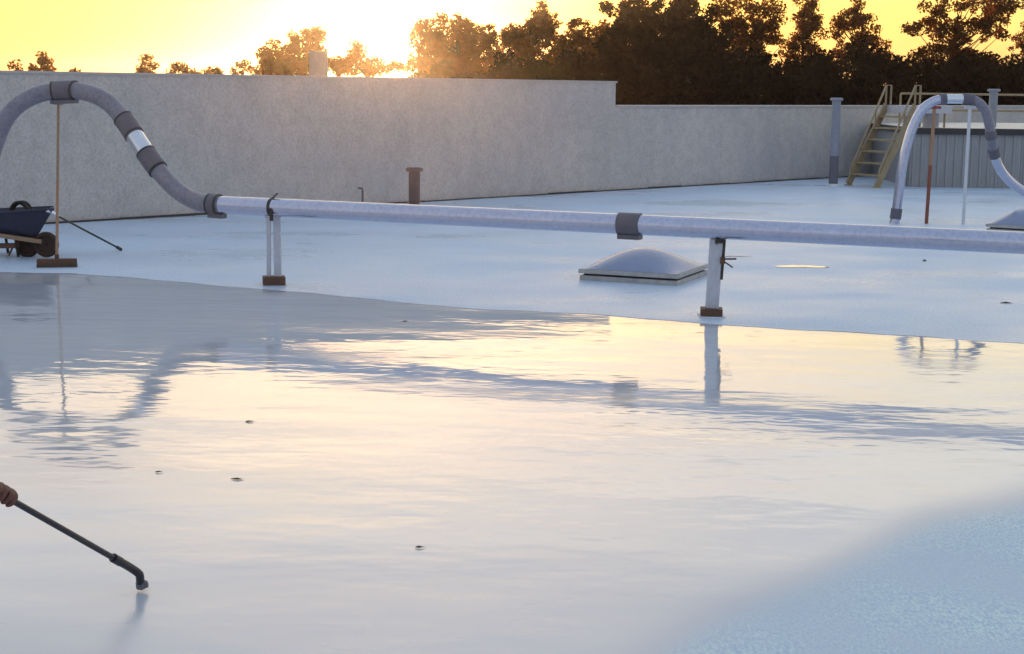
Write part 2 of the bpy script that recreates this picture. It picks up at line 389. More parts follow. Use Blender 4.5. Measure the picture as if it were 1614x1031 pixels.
A_ = me.attributes.new('wetness', 'FLOAT', 'POINT'); A_.data.foreach_set('value', wet)
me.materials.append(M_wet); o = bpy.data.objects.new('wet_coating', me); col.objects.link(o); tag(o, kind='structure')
bm = bmesh.new(); bm.from_mesh(me); bmesh.ops.recalc_face_normals(bm, faces=bm.faces[:]); bm.to_mesh(me); bm.free()

# a shallow puddle on the dried coat
M_puddle = mat('puddle_water', (0.70, 0.70, 0.72), 0.03, var=0.05)
M_puddle.node_tree.nodes['Principled BSDF'].inputs['IOR'].default_value = 1.7
def puddle(px0, px1, py, h):
    a, b = G(px0, py), G(px1, py); c = (a + b) / 2; rx = (b - a).length / 2; mb = MB(); vs = [(c.x, c.y, c.z + 0.004)]
    for k in range(28):
        t = 2 * math.pi * k / 28; q = 1 + 0.18 * math.sin(3 * t + px0) + 0.1 * math.sin(5 * t)
        vs.append((c.x + rx * q * math.cos(t), c.y + h * q * math.sin(t), c.z + 0.004))
    mb.add(vs, [(0, k + 1, (k + 1) % 28 + 1) for k in range(28)])
    tag(mb.build('puddle', M_puddle), kind='structure')
puddle(1222, 1305, 420.5, 0.10); puddle(1120, 1180, 404, 0.04)

# ------------------------------------------------------------------ parapet wall
wall = thing('parapet_wall', 'long pale stucco parapet wall with a stepped top behind the roof', 'wall', WL0)
step = wall_pt(967); s_step = (step - WL0).length; s_end = 40.0
Htall = at(400, 118, wall_pt(400).y).z; Hlow = at(1150, 166, wall_pt(1150).y).z
TW = 0.30
def wall_box(s0, s1, z0, z1, w0=0.0, w1=TW):
    a = wx(s0); b = wx(s1)
    vs = [a + wnor * w0, b + wnor * w0, b + wnor * w1, a + wnor * w1]
    vs = [Vector((p.x, p.y, z0)) for p in vs] + [Vector((p.x, p.y, z1)) for p in vs]
    return vs, [(0, 1, 2, 3), (4, 5, 6, 7), (0, 1, 5, 4), (1, 2, 6, 5), (2, 3, 7, 6), (3, 0, 4, 7)]
mb = MB(); mb.add(*wall_box(-25, s_step, -0.3, Htall - 0.03)); mb.build('tall_section', M_stucco, wall)
mb = MB(); mb.add(*wall_box(s_step + 0.002, s_end, -0.3, Hlow - 0.03)); mb.build('low_section', M_stucco, wall)
mb = MB(); mb.add(*wall_box(-25, s_step + 0.02, Htall - 0.03, Htall, -0.02, TW + 0.02)); mb.build('coping', M_coping, wall)
mb = MB(); mb.add(*wall_box(s_step + 0.024, s_end, Hlow - 0.03, Hlow, -0.02, TW + 0.02)); mb.build('coping', M_coping, wall)
mb = MB()
s = -20.0
while s < s_end:
    ln = rnd.uniform(0.5, 1.6); hh = rnd.uniform(0.014, 0.028); mb.add(*wall_box(s, s + ln, -0.002, hh, -0.03 - rnd.uniform(0, .015), -0.003)); s += ln + 0.002
mb.build('base_flashing', M_dark, wall)

# ------------------------------------------------------------------ pipes
PR = 0.078
stand1 = G(431, 449); stand2 = G(1122, 500)
h1 = at(431, 327, stand1.y).z; h2 = at(1126, 360, stand2.y).z
A1 = Vector((stand1.x, stand1.y, h1)); A2 = Vector((stand2.x, stand2.y, h2))
pd = (A2 - A1)
def on_pipe(px):                          # pipe axis point seen in column px
    lo, hi = -1.5, 3.0
    for _ in range(50):
        m_ = (lo + hi) / 2; p = A1 + pd * m_; c = CM.transposed() @ (p - Vector((0, 0, CAM_H)))
        if CX + F * c.x / -c.z < px: lo = m_
        else: hi = m_
    return A1 + pd * lo
line = thing('pipeline', 'long grey pipeline running across the roof with a raised rubber bend at left', 'pipe', (A1.x, A1.y, 0))
pj = on_pipe(350); pe = on_pipe(1760)
mid = on_pipe(993)
mb = MB(); mb.tube([pj, (pj + mid) / 2, mid], PR, 32); mb.build('pipe_section', M_pipe, line)
mb = MB(); mb.tube([mid, (mid + pe) / 2, pe + (pe - mid) * 0.8], PR, 32); mb.build('pipe_section', M_pipe, line)
broom_foot = G(90, 421); dB = broom_foot.y
dJ = pj.y
def arch(px, py, t): return at(px, py, dJ + (dB - dJ) * t)
curve = [pj, arch(310, 318, .12), arch(275, 296, .3), arch(247, 265, .42), arch(222, 229, .55), arch(196, 190, .68), arch(168, 160, .8), arch(133, 145, .92),
         arch(98, 143, 1.0), arch(60, 149, 1.0), arch(27, 167, 1.0), arch(5, 195, .95), arch(-12, 240, .9), arch(-26, 300, .85), arch(-40, 360, .8), arch(-70, 405, .75), arch(-150, 418, .7), arch(-400, 420, .6)]
C = spline(curve, 10)
def cut(px0, px1): 
    r = []
    for p in C:
        c = CM.transposed() @ (p - Vector((0, 0, CAM_H))); x = CX + F * c.x / -c.z
        if px0 <= x <= px1: r.append(p)
    return r
mb = MB(); mb.tube(C, PR * 1.0, 28); mb.build('rubber_bend', M_hose, line)
def coupling(px0, px1, r=PR * 1.16, m=M_coup, nm='coupling', lip=True):
    pts = cut(px0, px1); mb = MB(); mb.tube(pts, r, 28)
    o = mb.build(nm, m, line)
    if lip:
        for e in (0, -1):
            i = pts[e]; j = pts[1 if e == 0 else -2]; d = (j - i).normalized()
            mb = MB(); mb.tube([i, i + d * 0.018], r * 1.015, 28); mb.build('clamp_band', M_dark, o)
    return o
coupling(80, 120); coupling(193, 212); coupling(229, 252); coupling(328, 349)
coupling(209, 232, PR * 1.04, M_alu, 'metal_sleeve', lip=False)
a, b = on_pipe(976), on_pipe(1010)
mb = MB(); mb.tube([a, b], PR * 1.14, 28); o = mb.build('coupling', M_coup, line)
dd = (b - a).normalized()
mb = MB(); mb.box((a + b) / 2 + Vector((0, -0.01, -PR * 1.22)), ((b - a).length, 0.09, 0.035), (dd, Vector((0, 0, 1)).cross(dd).normalized(), Vector((0, 0, 1)))); mb.build('clamp_lug', M_coup, o)
for px in (1092, 1330):
    p = on_pipe(px); mb = MB(); mb.tube([p - dd * 0.012, p + dd * 0.012], PR * 1.02, 28); mb.build('joint_ring', M_pipe, line)
# lug plates under the bend's couplings
for i, (px0, px1) in enumerate(((82, 121), (330, 352))):
    pp = cut(px0, px1) or cut(330, 349); u = (pp[-1] - pp[0]).normalized(); c = (pp[0] + pp[-1]) / 2
    mb = MB(); mb.box(c - Vector((0, 0, PR * 1.25)), (0.24 if i == 0 else .14, 0.09, 0.035), (u, Vector((0, 0, 1)).cross(u).normalized(), Vector((0, 0, 1)))); mb.build('clamp_lug', M_coup, line)

# arched pipe at the far right
F2 = G(1409, 352); dR = F2.y
rp = [at(1406, 362, dR), at(1411, 345, dR), at(1416, 310, dR), at(1421, 270, dR), at(1428, 235, dR), at(1439, 200, dR), at(1453, 174, dR), at(1470, 161, dR), at(1486, 156.5, dR), at(1508, 156, dR),
      at(1526, 156.5, dR), at(1541, 161, dR), at(1553, 175, dR), at(1559, 195, dR), at(1562, 215, dR), at(1566, 238, dR + .1), at(1574, 262, dR + .2), at(1590, 284, dR + .3), at(1615, 303, dR + .4), at(1660, 328, dR + .5), at(1740, 345, dR + .6)]
ap = thing('arched_pipe', 'pale grey pipe arching up over two poles in front of the steel stair', 'pipe', (F2.x, F2.y, 0))
RC = spline(rp, 8); QR = 0.063
def rcut(i0, i1): return RC[int(i0 * 8):int(i1 * 8) + 1]
mb = MB(); mb.tube(rcut(0, 8), QR, 24); mb.build('rising_bend', M_pipe, ap)
mb = MB(); mb.tube(rcut(8, 10), QR * .96, 24); mb.build('metal_sleeve', M_alu, ap)
mb = MB(); mb.tube(rcut(10, 15), QR, 24); mb.build('falling_bend', M_hose, ap)
mb = MB(); mb.tube(rcut(15, 20), QR * .95, 24); mb.build('outgoing_pipe', M_pipe, ap)
for i0, i1 in ((1.1, 1.5), (7.8, 8.25), (9.6, 10.5), (13.7, 14.2), (14.9, 15.4)):
    mb = MB(); mb.tube(rcut(i0, i1), QR * 1.17, 24); mb.build('coupling', M_coup, ap)

# ------------------------------------------------------------------ pipe stands
st = thing('pipe_stand', 'pipe stand of two thin white posts on a brown block, left of the pair', 'stand', stand1, 0, 'stands under the pipeline')
topz = h1 - PR - 0.004
mpp = lambda p: p.y / F
mb = MB(); mb.box(stand1 + Vector((0, 0.03, 0.035)), (0.19, 0.16, 0.07), (Vector((.98, .2, 0)), Vector((-.2, .98, 0)), Vector((0, 0, 1)))); mb.build('base_block', M_wood, st, bevel=.004)
for dx, w in ((-0.043, 0.034), (0.035, 0.062)):
    c = stand1 + Vector((dx, 0.03, 0)); mb = MB(); mb.bar((c.x, c.y, c.z + .072), (c.x - dx * .1, c.y, topz), 0.045, w, up=(1, 0, 0)); mb.build('post', M_paintpost, st, bevel=.002)
mb = MB(); mb.box((stand1.x, stand1.y + .03, topz + 0.0), (0.13, 0.10, 0.02)); mb.build('saddle', M_paintpost, st, bevel=.002)
u = pd.normalized(); p = on_pipe(430)
mb = MB(); mb.tube([p - u * 0.014, p + u * 0.014], PR * 1.05, 24)
mb.bar(p + Vector((0.0, -.02, PR)), p + Vector((0.045, -.02, PR + .045)), .02, .012); mb.bar(p + Vector((0, -PR - .006, 0.0)), p + Vector((0, -PR - .006, -PR - .03)), .03, .014); mb.build('strap', M_dark, st)
st = thing('pipe_stand', 'pipe stand of one thick white post with a dark clamp, beside the skylight', 'stand', stand2, 0, 'stands under the pipeline')
topz = h2 - PR - 0.004
mb = MB(); mb.box(stand2 + Vector((0, .04, .032)), (0.165, 0.17, 0.064), (Vector((.995, -.1, 0)), Vector((.1, .995, 0)), Vector((0, 0, 1)))); mb.build('base_block', M_wood, st, bevel=.004)
c0 = stand2 + Vector((0.003, .04, .066)); c1 = Vector((A2.x + .02, A2.y + .02, topz))
mb = MB(); mb.bar(c0, c1, .075, .095, up=(1, 0, 0)); mb.build('post', M_paintpost, st, bevel=.004)
mb = MB(); mb.box(stand2 + Vector((0, .04, 0.004)), (0.19, 0.2, 0.012)); mb.build('base_pad', M_white, st)
ca = c0.lerp(c1, .42) + Vector((.052, -.03, 0)); cb = c1 + Vector((.055, -.03, .0))
mb = MB(); mb.bar(ca, cb, .02, .022, up=(1, 0, 0)); cl = mb.build('clamp_bar', M_dark, st, bevel=.002)
mb = MB(); k = c0.lerp(c1, .72) + Vector((.05, -.045, 0)); mb.tube([k, k + Vector((.10, -.02, .005))], .007, 10); mb.tube([k + Vector((.0, 0, -.01)), k + Vector((.075, -.02, -.06))], .006, 10)
mb.box(k + Vector((0.0, 0, -.01)), (.035, .03, .05)); mb.build('clamp_handle', M_wood, cl)
mb = MB(); mb.tube([c1 + Vector((-.01, -.05, -.03)), c1 + Vector((.01, -.055, .0)), c1 + Vector((.045, -.05, .01))], .012, 10); mb.box(c1 + Vector((.02, -.03, -.012)), (.07, .05, .03)); mb.build('clamp_jaw', M_dark, cl)

# ------------------------------------------------------------------ brooms holding up pipes
def broom(foot, top, label, hm, headw, rz, pm, pole2=None, topplate=None, name='push_broom', pr=.014):
    t = thing(name, label, 'broom', foot, 0, 'brooms propped under the pipes')
    top = Vector(top); ax = Matrix.Rotation(rz, 3, 'Z')
    if headw:
        hd = MB(); hd.box(foot + Vector((0, 0, .055)), (headw, .075, .045), (ax @ Vector((1, 0, 0)), ax @ Vector((0, 1, 0)), Vector((0, 0, 1))))
        h = hd.build('head', hm, t, bevel=.008)
        br = MB()
        for i in range(24):
            for j in range(5):
                b0 = foot + ax @ Vector(((i + .5) / 24 * headw - headw / 2, j * .015 - .03, .001)); br.bar(b0 + Vector((rnd.uniform(-.003, .003), rnd.uniform(-.004, .004), 0)), b0 + Vector((0, 0, .034)), headw / 26, .013, up=(1, 0, 0))
        tag(br.build('bristles', M_leafdeb, h), kind='stuff')
        soc = MB(); soc.tube([foot + Vector((0, 0, .07)), foot + Vector((0, 0, .12))], .02, 12); soc.build('socket', hm, h)
    b0 = foot + Vector((0, 0, .08 if headw else .0)); m_ = b0.lerp(top, .5)
    mb = MB(); mb.tube([b0, m_ if pole2 else top], pr, 12); hn = mb.build('handle', pm, t)
    if pole2: mb = MB(); mb.tube([m_, top], pr * .92, 12); mb.build('upper_handle', pole2, t)
    if topplate: mb = MB(); mb.box(top + Vector((0, 0, -.012)), topplate[0]); mb.build('top_pad', topplate[1], t, bevel=.004)
    return t
tp = arch(92, 159.5, 1.0); tp.z -= 0.002
broom(broom_foot, tp + Vector((0, 0, -.01)), 'broom standing on its wide brown head under the left pipe bend', M_wood, .36, R(14), M_pole, M_ltwood, ((.07, .06, .02), M_ltwood))
mb = MB()
fr = G(1460, 352.5); trr = at(1473, 168, fr.y)
broom(fr, trr + Vector((0, 0, 0)), 'reddish brown pole with a red top propping the arched pipe', M_red, 0, 0, M_polered, M_pole, ((.16, .07, .035), M_red), name='prop_pole', pr=.024)
fr = G(1518, 353.5); trr = at(1529, 168, fr.y)
broom(fr, trr, 'pale blue white pole propping the far side of the arched pipe', M_red, 0, 0, M_white, None, ((.14, .07, .035), M_paintpost), name='prop_pole', pr=.022)
for o in bpy.data.objects:
    if o.name.startswith('prop_pole'): o['category'] = 'pole'; o['group'] = 'poles under the arched pipe'
    if o.name.startswith('push_broom') and 'group' in o: del o['group']

# ------------------------------------------------------------------ wheelbarrow
wb = G(45, 404); WBd = wb.y; wt = thing('wheelbarrow', 'dark blue wheelbarrow with two muddy wheels beside the standing broom', 'wheelbarrow', wb)
P = lambda px, py, dy=0.0: at(px, py, WBd + dy)
top = [P(84, 330, -.2), P(84, 326, .35), P(-60, 332, .35), P(-60, 338, -.2)]
bot = [P(58, 374, -.1), P(60, 371, .25), P(-25, 366, .25), P(-25, 368, -.1)]
mb = MB(); inn = [v * 1 for v in top]
def shrink(q, k): 
    c = sum(q, Vector()) / 4; return [c + (v - c) * k for v in q]
ti = shrink(top, .94); bi = [v + Vector((0, 0, .02)) for v in shrink(bot, .92)]
mb.add(top + bot, [(0, 1, 5, 4), (1, 2, 6, 5), (2, 3, 7, 6), (3, 0, 4, 7), (4, 5, 6, 7)])
mb.add(ti + bi, [(0, 1, 5, 4), (1, 2, 6, 5), (2, 3, 7, 6), (3, 0, 4, 7), (4, 5, 6, 7)])
mb.add(top + ti, [(0, 1, 5, 4), (1, 2, 6, 5), (2, 3, 7, 6), (3, 0, 4, 7)])
tray = mb.build('tray', M_blue, wt)
mb = MB(); r_ = .011
mb.tube(top + [top[0]], r_, 8); mb.build('rim', M_blue, tray)
def wheel(c, r, w, name='wheel', par=wt, ax=Vector((0.15, 1, 0)).normalized()):
    m_ = MB(); n_ = 28; prof = [(r * .62, -w * .35), (r * .8, -w * .5), (r * .95, -w * .38), (r, -w * .1), (r, w * .1), (r * .95, w * .38), (r * .8, w * .5), (r * .62, w * .35)]
    e1 = Vector((0, 0, 1)); e2 = ax.cross(e1).normalized(); vs = []; fs = []
    for k in range(n_):
        a = 2 * math.pi * k / n_
        for rr, zz in prof: vs.append(c + (e1 * math.sin(a) + e2 * math.cos(a)) * rr + ax * zz)
    m = len(prof)
    for k in range(n_):
        for j in range(m): fs.append((k * m + j, k * m + (j + 1) % m, ((k + 1) % n_) * m + (j + 1) % m, ((k + 1) % n_) * m + j))
    m_.add(vs, fs, True); o = m_.build(name, M_tyre, par)
    m_ = MB(); m_.tube([c - ax * w * .28, c + ax * w * .28], r * .64, 20, smooth=False); m_.tube([c - ax * w * .6, c + ax * w * .6], r * .16, 12); m_.build('hub', M_tyre, o)
    return o
wheel(P(73, 385.5, -.12), .125, .08); wheel(P(43, 386, -.04), .125, .08)
mb = MB(); mb.tube([P(73, 386, -.12), P(43, 386, -.04)], .012, 8); mb.build('axle', M_dark, wt)
for dy in (-.14, .28):
    mb = MB(); mb.bar(P(66, 381, dy), P(-70, 361, dy), .035, .04); mb.build('handle', M_ltwood, wt, bevel=.003)
for px, dy in ((27, -.14), (12, .28)):
    mb = MB(); mb.bar(P(px - 3, 374, dy), P(px + 2, 405, dy), .022, .022, up=(1, 0, 0)); mb.build('leg', M_black, wt)
mb = MB(); mb.bar(P(0, 387.5, -.12), P(30, 387, -.12), .03, .05); mb.bar(P(14, 403, -.1), P(20, 390, -.1), .015, .015, up=(1, 0, 0)); mb.build('brace', M_wood, wt)
# coil of hose in the tray
cc = P(32, 334, .05); hc = thing('hose_coil', 'black coil of hose lying in the blue wheelbarrow tray', 'hose', cc)
pts = []
for k in range(90):
    a = k * 2 * math.pi / 22; rr = .098 - .012 * math.sin(k * .6); pts.append(cc + Vector((rr * math.cos(a), .03 * math.sin(k * .21) + .02 * (k / 90), rr * math.sin(a) * .95 - 0.01)))
mb = MB(); mb.tube(pts, .018, 8); o = mb.build('hose_loops', M_black, hc)
mb = MB(); mb.box(P(31, 352, .05), (.3, .2, .1)); mb.build('hose_bundle', M_black, hc, bevel=.03)
# lance leaning on the barrow
e0 = G(191, 395) + Vector((0, 0, .012)); e1 = P(74, 331.5, -.205); 
lw = thing('spray_lance', 'thin dark spray lance leaning from the wheelbarrow down to the roof', 'spray lance', e0)
mb = MB(); mb.tube([e0, e0.lerp(e1, .96)], .010, 10); mb.build('tube', M_wand, lw)
mb = MB(); mb.tube([e0, e0.lerp(e1, .06)], .017, 10); mb.build('nozzle', M_wand, lw)
mb = MB(); mb.tube([e0.lerp(e1, .86), e0.lerp(e1, 1.0)], .02, 10); mb.build('grip', M_alu, lw)

# ------------------------------------------------------------------ skylights
def skylight(front, L1, L2, ang, label, hc=.10, hd=.17):
    t = thing('skylight', label, 'skylight', front, 0, 'domed skylights on the roof')
    a = Vector((-math.cos(ang), math.sin(ang), 0)) * L1; b = Vector((math.sin(ang), math.cos(ang), 0)) * L2; z = front.z
    def ring(off, zz):
        ua = a.normalized(); ub = b.normalized()
        c = [front + ua * off + ub * off, front + a - ua * off + ub * off, front + a + b - ua * off - ub * off, front + b + ua * off - ub * off]
        return [Vector((p.x, p.y, z + zz)) for p in c]
    def slab(o0, z0, z1, nm, m, par=t):
        mb = MB(); mb.add(ring(o0, z0) + ring(o0, z1), [(0, 1, 2, 3), (4, 5, 6, 7), (0, 1, 5, 4), (1, 2, 6, 5), (2, 3, 7, 6), (3, 0, 4, 7)]); return mb.build(nm, m, par, bevel=.003)
    slab(.01, 0.0, hc * .42, 'curb', M_curb); slab(.04, hc * .42, hc * .62, 'gasket', M_dark); fr_ = slab(0.0, hc * .62, hc, 'frame', M_curb)
    n_ = 20; vs = []; fs = []
    for i in range(n_ + 1):
        for j in range(n_ + 1):
            u, v = i / n_, j / n_; k = .012
            p = front + a * (k + (1 - 2 * k) * u) + b * (k + (1 - 2 * k) * v)
            hgt = hd * (max(0, math.sin(math.pi * u)) * max(0, math.sin(math.pi * v))) ** .85
            vs.append((p.x, p.y, z + hc + .002 + hgt))
    for i in range(n_):
        for j in range(n_): fs.append((i * (n_ + 1) + j, (i + 1) * (n_ + 1) + j, (i + 1) * (n_ + 1) + j + 1, i * (n_ + 1) + j + 1))
    mb = MB(); mb.add(vs, fs, True); mb.build('dome', M_dome, t)
skylight(G(1068, 451), .93, .98, R(23), 'blue grey domed skylight with a pale frame, beside the thick white pipe stand')
skylight(G(1655, 372), .8, .8, R(36), 'blue grey skylight dome behind the pipeline at the right edge', hc=.1, hd=.19)

# ------------------------------------------------------------------ vents
def vent(px, py, ptop, rad, label, m, caprad, low=None, base=0.0, depth=None):
    p = G(px, py) if depth is None else Vector((at(px, py, depth).x, depth, base)); zt = at(px, ptop, p.y).z
    t = thing('vent_pipe', label, 'vent pipe', p)
    h = zt - p.z
    if low:
        lathe_o = MB(); lathe(lathe_o, p, [(rad * 1.04, 0), (rad * 1.04, low)]); lathe_o.build('lower_sleeve', M_coup, t)
        mb = MB(); lathe(mb, p, [(rad, low), (rad, h - .05)]); mb.build('pipe', m, t)
        mb = MB(); lathe(mb, p, [(rad * 1.5, 0), (rad * 1.5, .012), (rad * 1.1, .05)]); mb.build('base_collar', M_white, t)
    else:
        mb = MB(); lathe(mb, p, [(rad, 0), (rad, h - .05)]); mb.build('pipe', m, t)
    mb = MB(); lathe(mb, p, [(rad * 1.05, h - .055), (caprad, h - .05), (caprad, h - .015), (caprad * .8, h)]); mb.build('cap', m, t)
    return t
vent(653, 336, 264, 0.077, 'short brown vent pipe with a flat cap in front of the tall wall', M_vent, .115)
vent(1313, 294, 154, 0.078, 'tall grey vent pipe with a dark lower half beside the steel stair', M_ventg, .115, low=.55)
p = G(571, 346); t = thing('hooked_pipe', 'thin dark pipe with a bent hooked top left of the brown vent', 'pipe', p)
zt = at(571, 297, p.y).z
mb = MB(); mb.tube([p, Vector((p.x + .005, p.y, zt - .03)), Vector((p.x, p.y, zt)), Vector((p.x - .05, p.y, zt + .004))], .014, 10); mb.build('bent_tube', M_vent, t)
mb = MB(); lathe(mb, p, [(.03, 0), (.03, .02), (.016, .03)]); mb.build('base_collar', M_dark, t)

# ------------------------------------------------------------------ raised roof section at right
fc = G(1432, 294.5); fd = G(1608, 297.0); bz = at(1550, 203, fc.y).z
rb = thing('raised_roof_block', 'low raised roof block clad in ribbed grey panels with a dark edge, at far right', 'building block', fc)
fx = Vector((fd.x - fc.x, fd.y - fc.y, 0)).normalized(); fy = Vector((-fx.y, fx.x, 0)); LEN = 14.0; DEP = 6.0
def blk(s0, s1, d0, d1, z0, z1):
    q = [fc + fx * s0 + fy * d0, fc + fx * s1 + fy * d0, fc + fx * s1 + fy * d1, fc + fx * s0 + fy * d1]
    return [Vector((v.x, v.y, z0)) for v in q] + [Vector((v.x, v.y, z1)) for v in q], [(0, 1, 2, 3), (4, 5, 6, 7), (0, 1, 5, 4), (1, 2, 6, 5), (2, 3, 7, 6), (3, 0, 4, 7)]
for i in range(7):                         # cladding sheets, each with its own ribs
    mb = MB(); s0 = i * 2.0; mb.add(*blk(s0 + .003, s0 + 1.997, 0.02, .06, 0.003, bz - .11))
    for k in range(13): mb.add(*blk(s0 + .05 + k * .15, s0 + .09 + k * .15, -0.003, .0198, 0.003, bz - .11))
    mb.build('cladding_panel', M_rib, rb)
mb = MB(); mb.add(*blk(0, LEN, .062, DEP, 0.0, bz - .02)); mb.build('core', M_rib, rb)
mb = MB(); mb.add(*blk(-.04, LEN + .04, -.05, .10, bz - .108, bz)); mb.add(*blk(-.04, .06, .102, DEP, bz - .108, bz)); mb.build('fascia', M_dark, rb)
mb = MB(); mb.add(*blk(.062, LEN, .103, DEP, bz - .018, bz + .004)); mb.build('top_membrane', M_roofcap, rb)
# guard rail on the block
rz1 = at(1590, 149.5, fc.y + 4.0).z; rz2 = at(1590, 175, fc.y + 4.0).z
gr = thing('guard_rail', 'two bar steel guard rail on top of the raised roof block', 'railing', fc + fy * 4 + Vector((0, 0, bz)))
for z_ in (rz1, rz2):
    mb = MB(); a = fc + fy * 4 + fx * .6; b = fc + fy * 4 + fx * 13.5; mb.tube([(a.x, a.y, z_), (b.x, b.y, z_)], .022, 8); mb.build('rail', M_tan, gr)
for k in range(6):
    a = fc + fy * 4.0 + fx * (.6 + k * 2.58); mb = MB(); mb.tube([(a.x, a.y, bz), (a.x, a.y, rz1)], .022, 8); mb.build('post', M_tan, gr)
vent(1563, 205, 140, 0.08, 'grey capped vent pipe rising from the raised roof block', M_ventg, .12, base=bz, depth=fc.y + 1.5)
a = at(1467, 195, fc.y + .8); hb = at(1467, 172, fc.y + .8).z
t = thing('vent_box', 'small pale square box on the raised roof block behind the red topped pole', 'box', (a.x, a.y, bz))
mb = MB(); mb.box((a.x, a.y, (bz + hb) / 2 + .002), (.24, .24, hb - bz)); mb.build('box', M_paintpost, t, bevel=.006)
mb = MB(); mb.box((a.x, a.y, hb + .012), (.28, .28, .02)); mb.build('lid', M_white, t)
a = at(1602, 195, fc.y + 2.5)

# ------------------------------------------------------------------ steel stair
f1 = G(1337, 292.5); f2 = G(1389, 296.0)
wv = (f2 - f1); wv.z = 0; wlen = .74
sd = Vector((.86, .51, 0)).normalized(); wv = Vector((sd.y, -sd.x, 0))
t1 = at(1404, 181, f1.y + .55); run = (Vector((t1.x, t1.y, 0)) - Vector((f1.x, f1.y, 0))).length
f2 = f1 + wv * wlen; f2.z = 0
zt = at(1440, 166, f1.y + .5).z; RUN = 0.85
t1 = f1 + sd * RUN; t2 = f2 + sd * RUN; t1.z = t2.z = zt
ss = thing('steel_stair', 'steep tan steel stair with handrails climbing to the raised roof', 'stair', f1)
for a, b in ((f1, t1), (f2, t2)):
    mb = MB(); mb.bar(a + Vector((0, 0, .03)), b, .035, .13); mb.build('stringer', M_tan, ss)
    off = Vector((0, 0, .36)); r0 = a + sd * .0 + Vector((0, 0, .05)); 
    pl = [a + Vector((0, 0, .02)), a + sd * .05 + Vector((0, 0, .32)), b + sd * -.02 + off, b + sd * .1 + off, b + sd * .1 + Vector((0, 0, .01))]
    mb = MB(); mb.tube(pl, .019, 8); mb.build('handrail', M_tan, ss)
    for k in (.35, .7):
        q = a.lerp(b, k); mb = MB(); mb.tube([q + Vector((0, 0, .04)), q + Vector((0, 0, .35))], .015, 8); mb.build('baluster', M_tan, ss)
    mb = MB(); mb.tube([b + sd * -.02 + Vector((0, 0, .02)), b + sd * -.02 + off], .019, 8); mb.build('post', M_tan, ss)
    mb = MB(); mb.box(a + Vector((0, 0, .01)), (.12, .12, .02)); mb.build('foot_plate', M_tan, ss)
nst = 7
for k in range(1, nst):
    q = f1.lerp(t1, k / nst) + wv * wlen / 2; mb = MB(); mb.box(q, (.20, wlen - .04, .028), (sd, wv, Vector((0, 0, 1)))); mb.build('tread', M_tan, ss)
q = (t1 + t2) / 2 + sd * .45; mb = MB(); mb.box(q + Vector((0, 0, -.07)), (.9, wlen + .04, .14), (sd, wv, Vector((0, 0, 1)))); mb.build('landing', M_paintpost, ss, bevel=.004)
for i in (0.8,):
    for w_ in (0.06, wlen - .06):
        c = t1 + sd * i + wv * w_; mb = MB(); mb.tube([(c.x, c.y, bz), (c.x, c.y, zt - .142)], .02, 8); mb.build('leg', M_tan, ss)

# ------------------------------------------------------------------ small debris in the coating
for i, (px, py, w_, lab) in enumerate(((638, 508, .07, 'dark fleck of debris in the wet coat near the long wall reflection'), (393, 667, .07, 'dark dried leaf floating in the wet coat left of centre'),
        (374, 758, .06, 'thin brown debris fleck in the wet coat above the lance'), (250, 747, .05, 'tiny dark debris fleck left of the thin brown one'),
        (660, 866, .05, 'small pale brown speck low in the middle of the wet coat'), (1457, 412, .09, 'grey scrap lying on the dry roof right of the puddle'), (1585, 478, .12, 'dark twig on the dry roof at the right edge'))):
    p = G(px, py); mb = MB(); n_ = 9; vs = [Vector((p.x, p.y, p.z + .014))]
    for k in range(n_):
        a = 2 * math.pi * k / n_; q = rnd.uniform(.4, 1.0) * w_ * .28; vs.append(Vector((p.x + q * math.cos(a) * (1.9 if i != 5 else 1.2), p.y + q * math.sin(a) * (.7 if i != 5 else .8), p.z + (.0065 if i < 5 else .001) + rnd.uniform(0, .004))))
    if i == 5: vs[0].z += .012
    mb.add(vs, [(0, k + 1, (k + 1) % n_ + 1) for k in range(n_)]); tag(mb.build('debris', M_leafdeb if i != 5 else M_coup), lab, 'debris')

# ------------------------------------------------------------------ person with the spray lance (only the fingers reach the frame)
hand = at(2, 779, 4.3); tip = G(224, 934) + Vector((0, 0, .016)); bend = at(213, 899, tip.y - .02)
wd = (hand - bend).normalized(); back = hand + wd * .50
sw = thing('spray_lance', 'long dark spray lance with a bent nozzle held over the wet coat', 'spray lance', tip)
mb = MB(); mb.tube([back, hand + wd * .03, bend + wd * .10], .0095, 12); mb.tube([bend + wd * .13, bend + wd * .09], .015, 12); mb.tube(spline([bend + wd * .11, bend + wd * .03, bend + Vector((.012, 0, -.012)), bend.lerp(tip, .55) + Vector((.004, 0, 0)), tip], 5), .0135, 12); mb.build('tube', M_wand, sw)
mb = MB(); mb.tube([tip + Vector((-.002, 0, .02)), tip], .018, 14); mb.tube([tip + Vector((-.016, 0, .004)), tip + Vector((.018, 0, .012))], .011, 10); mb.build('nozzle', M_coup, sw)
mb = MB(); mb.tube([hand + wd * .12, hand + wd * .5], .017, 12); mb.build('grip', M_black, sw)
hs = spline([back, back + Vector((-.1, -.3, -.2)), back + Vector((-.3, -.8, -.75)), Vector((-2.2, 2.4, .1)), Vector((-3.2, 2.0, .1)), Vector((-4.5, 1.2, .1))], 8)
mb = MB(); mb.tube(hs, .012, 10); mb.build('feed_hose', M_black, sw)

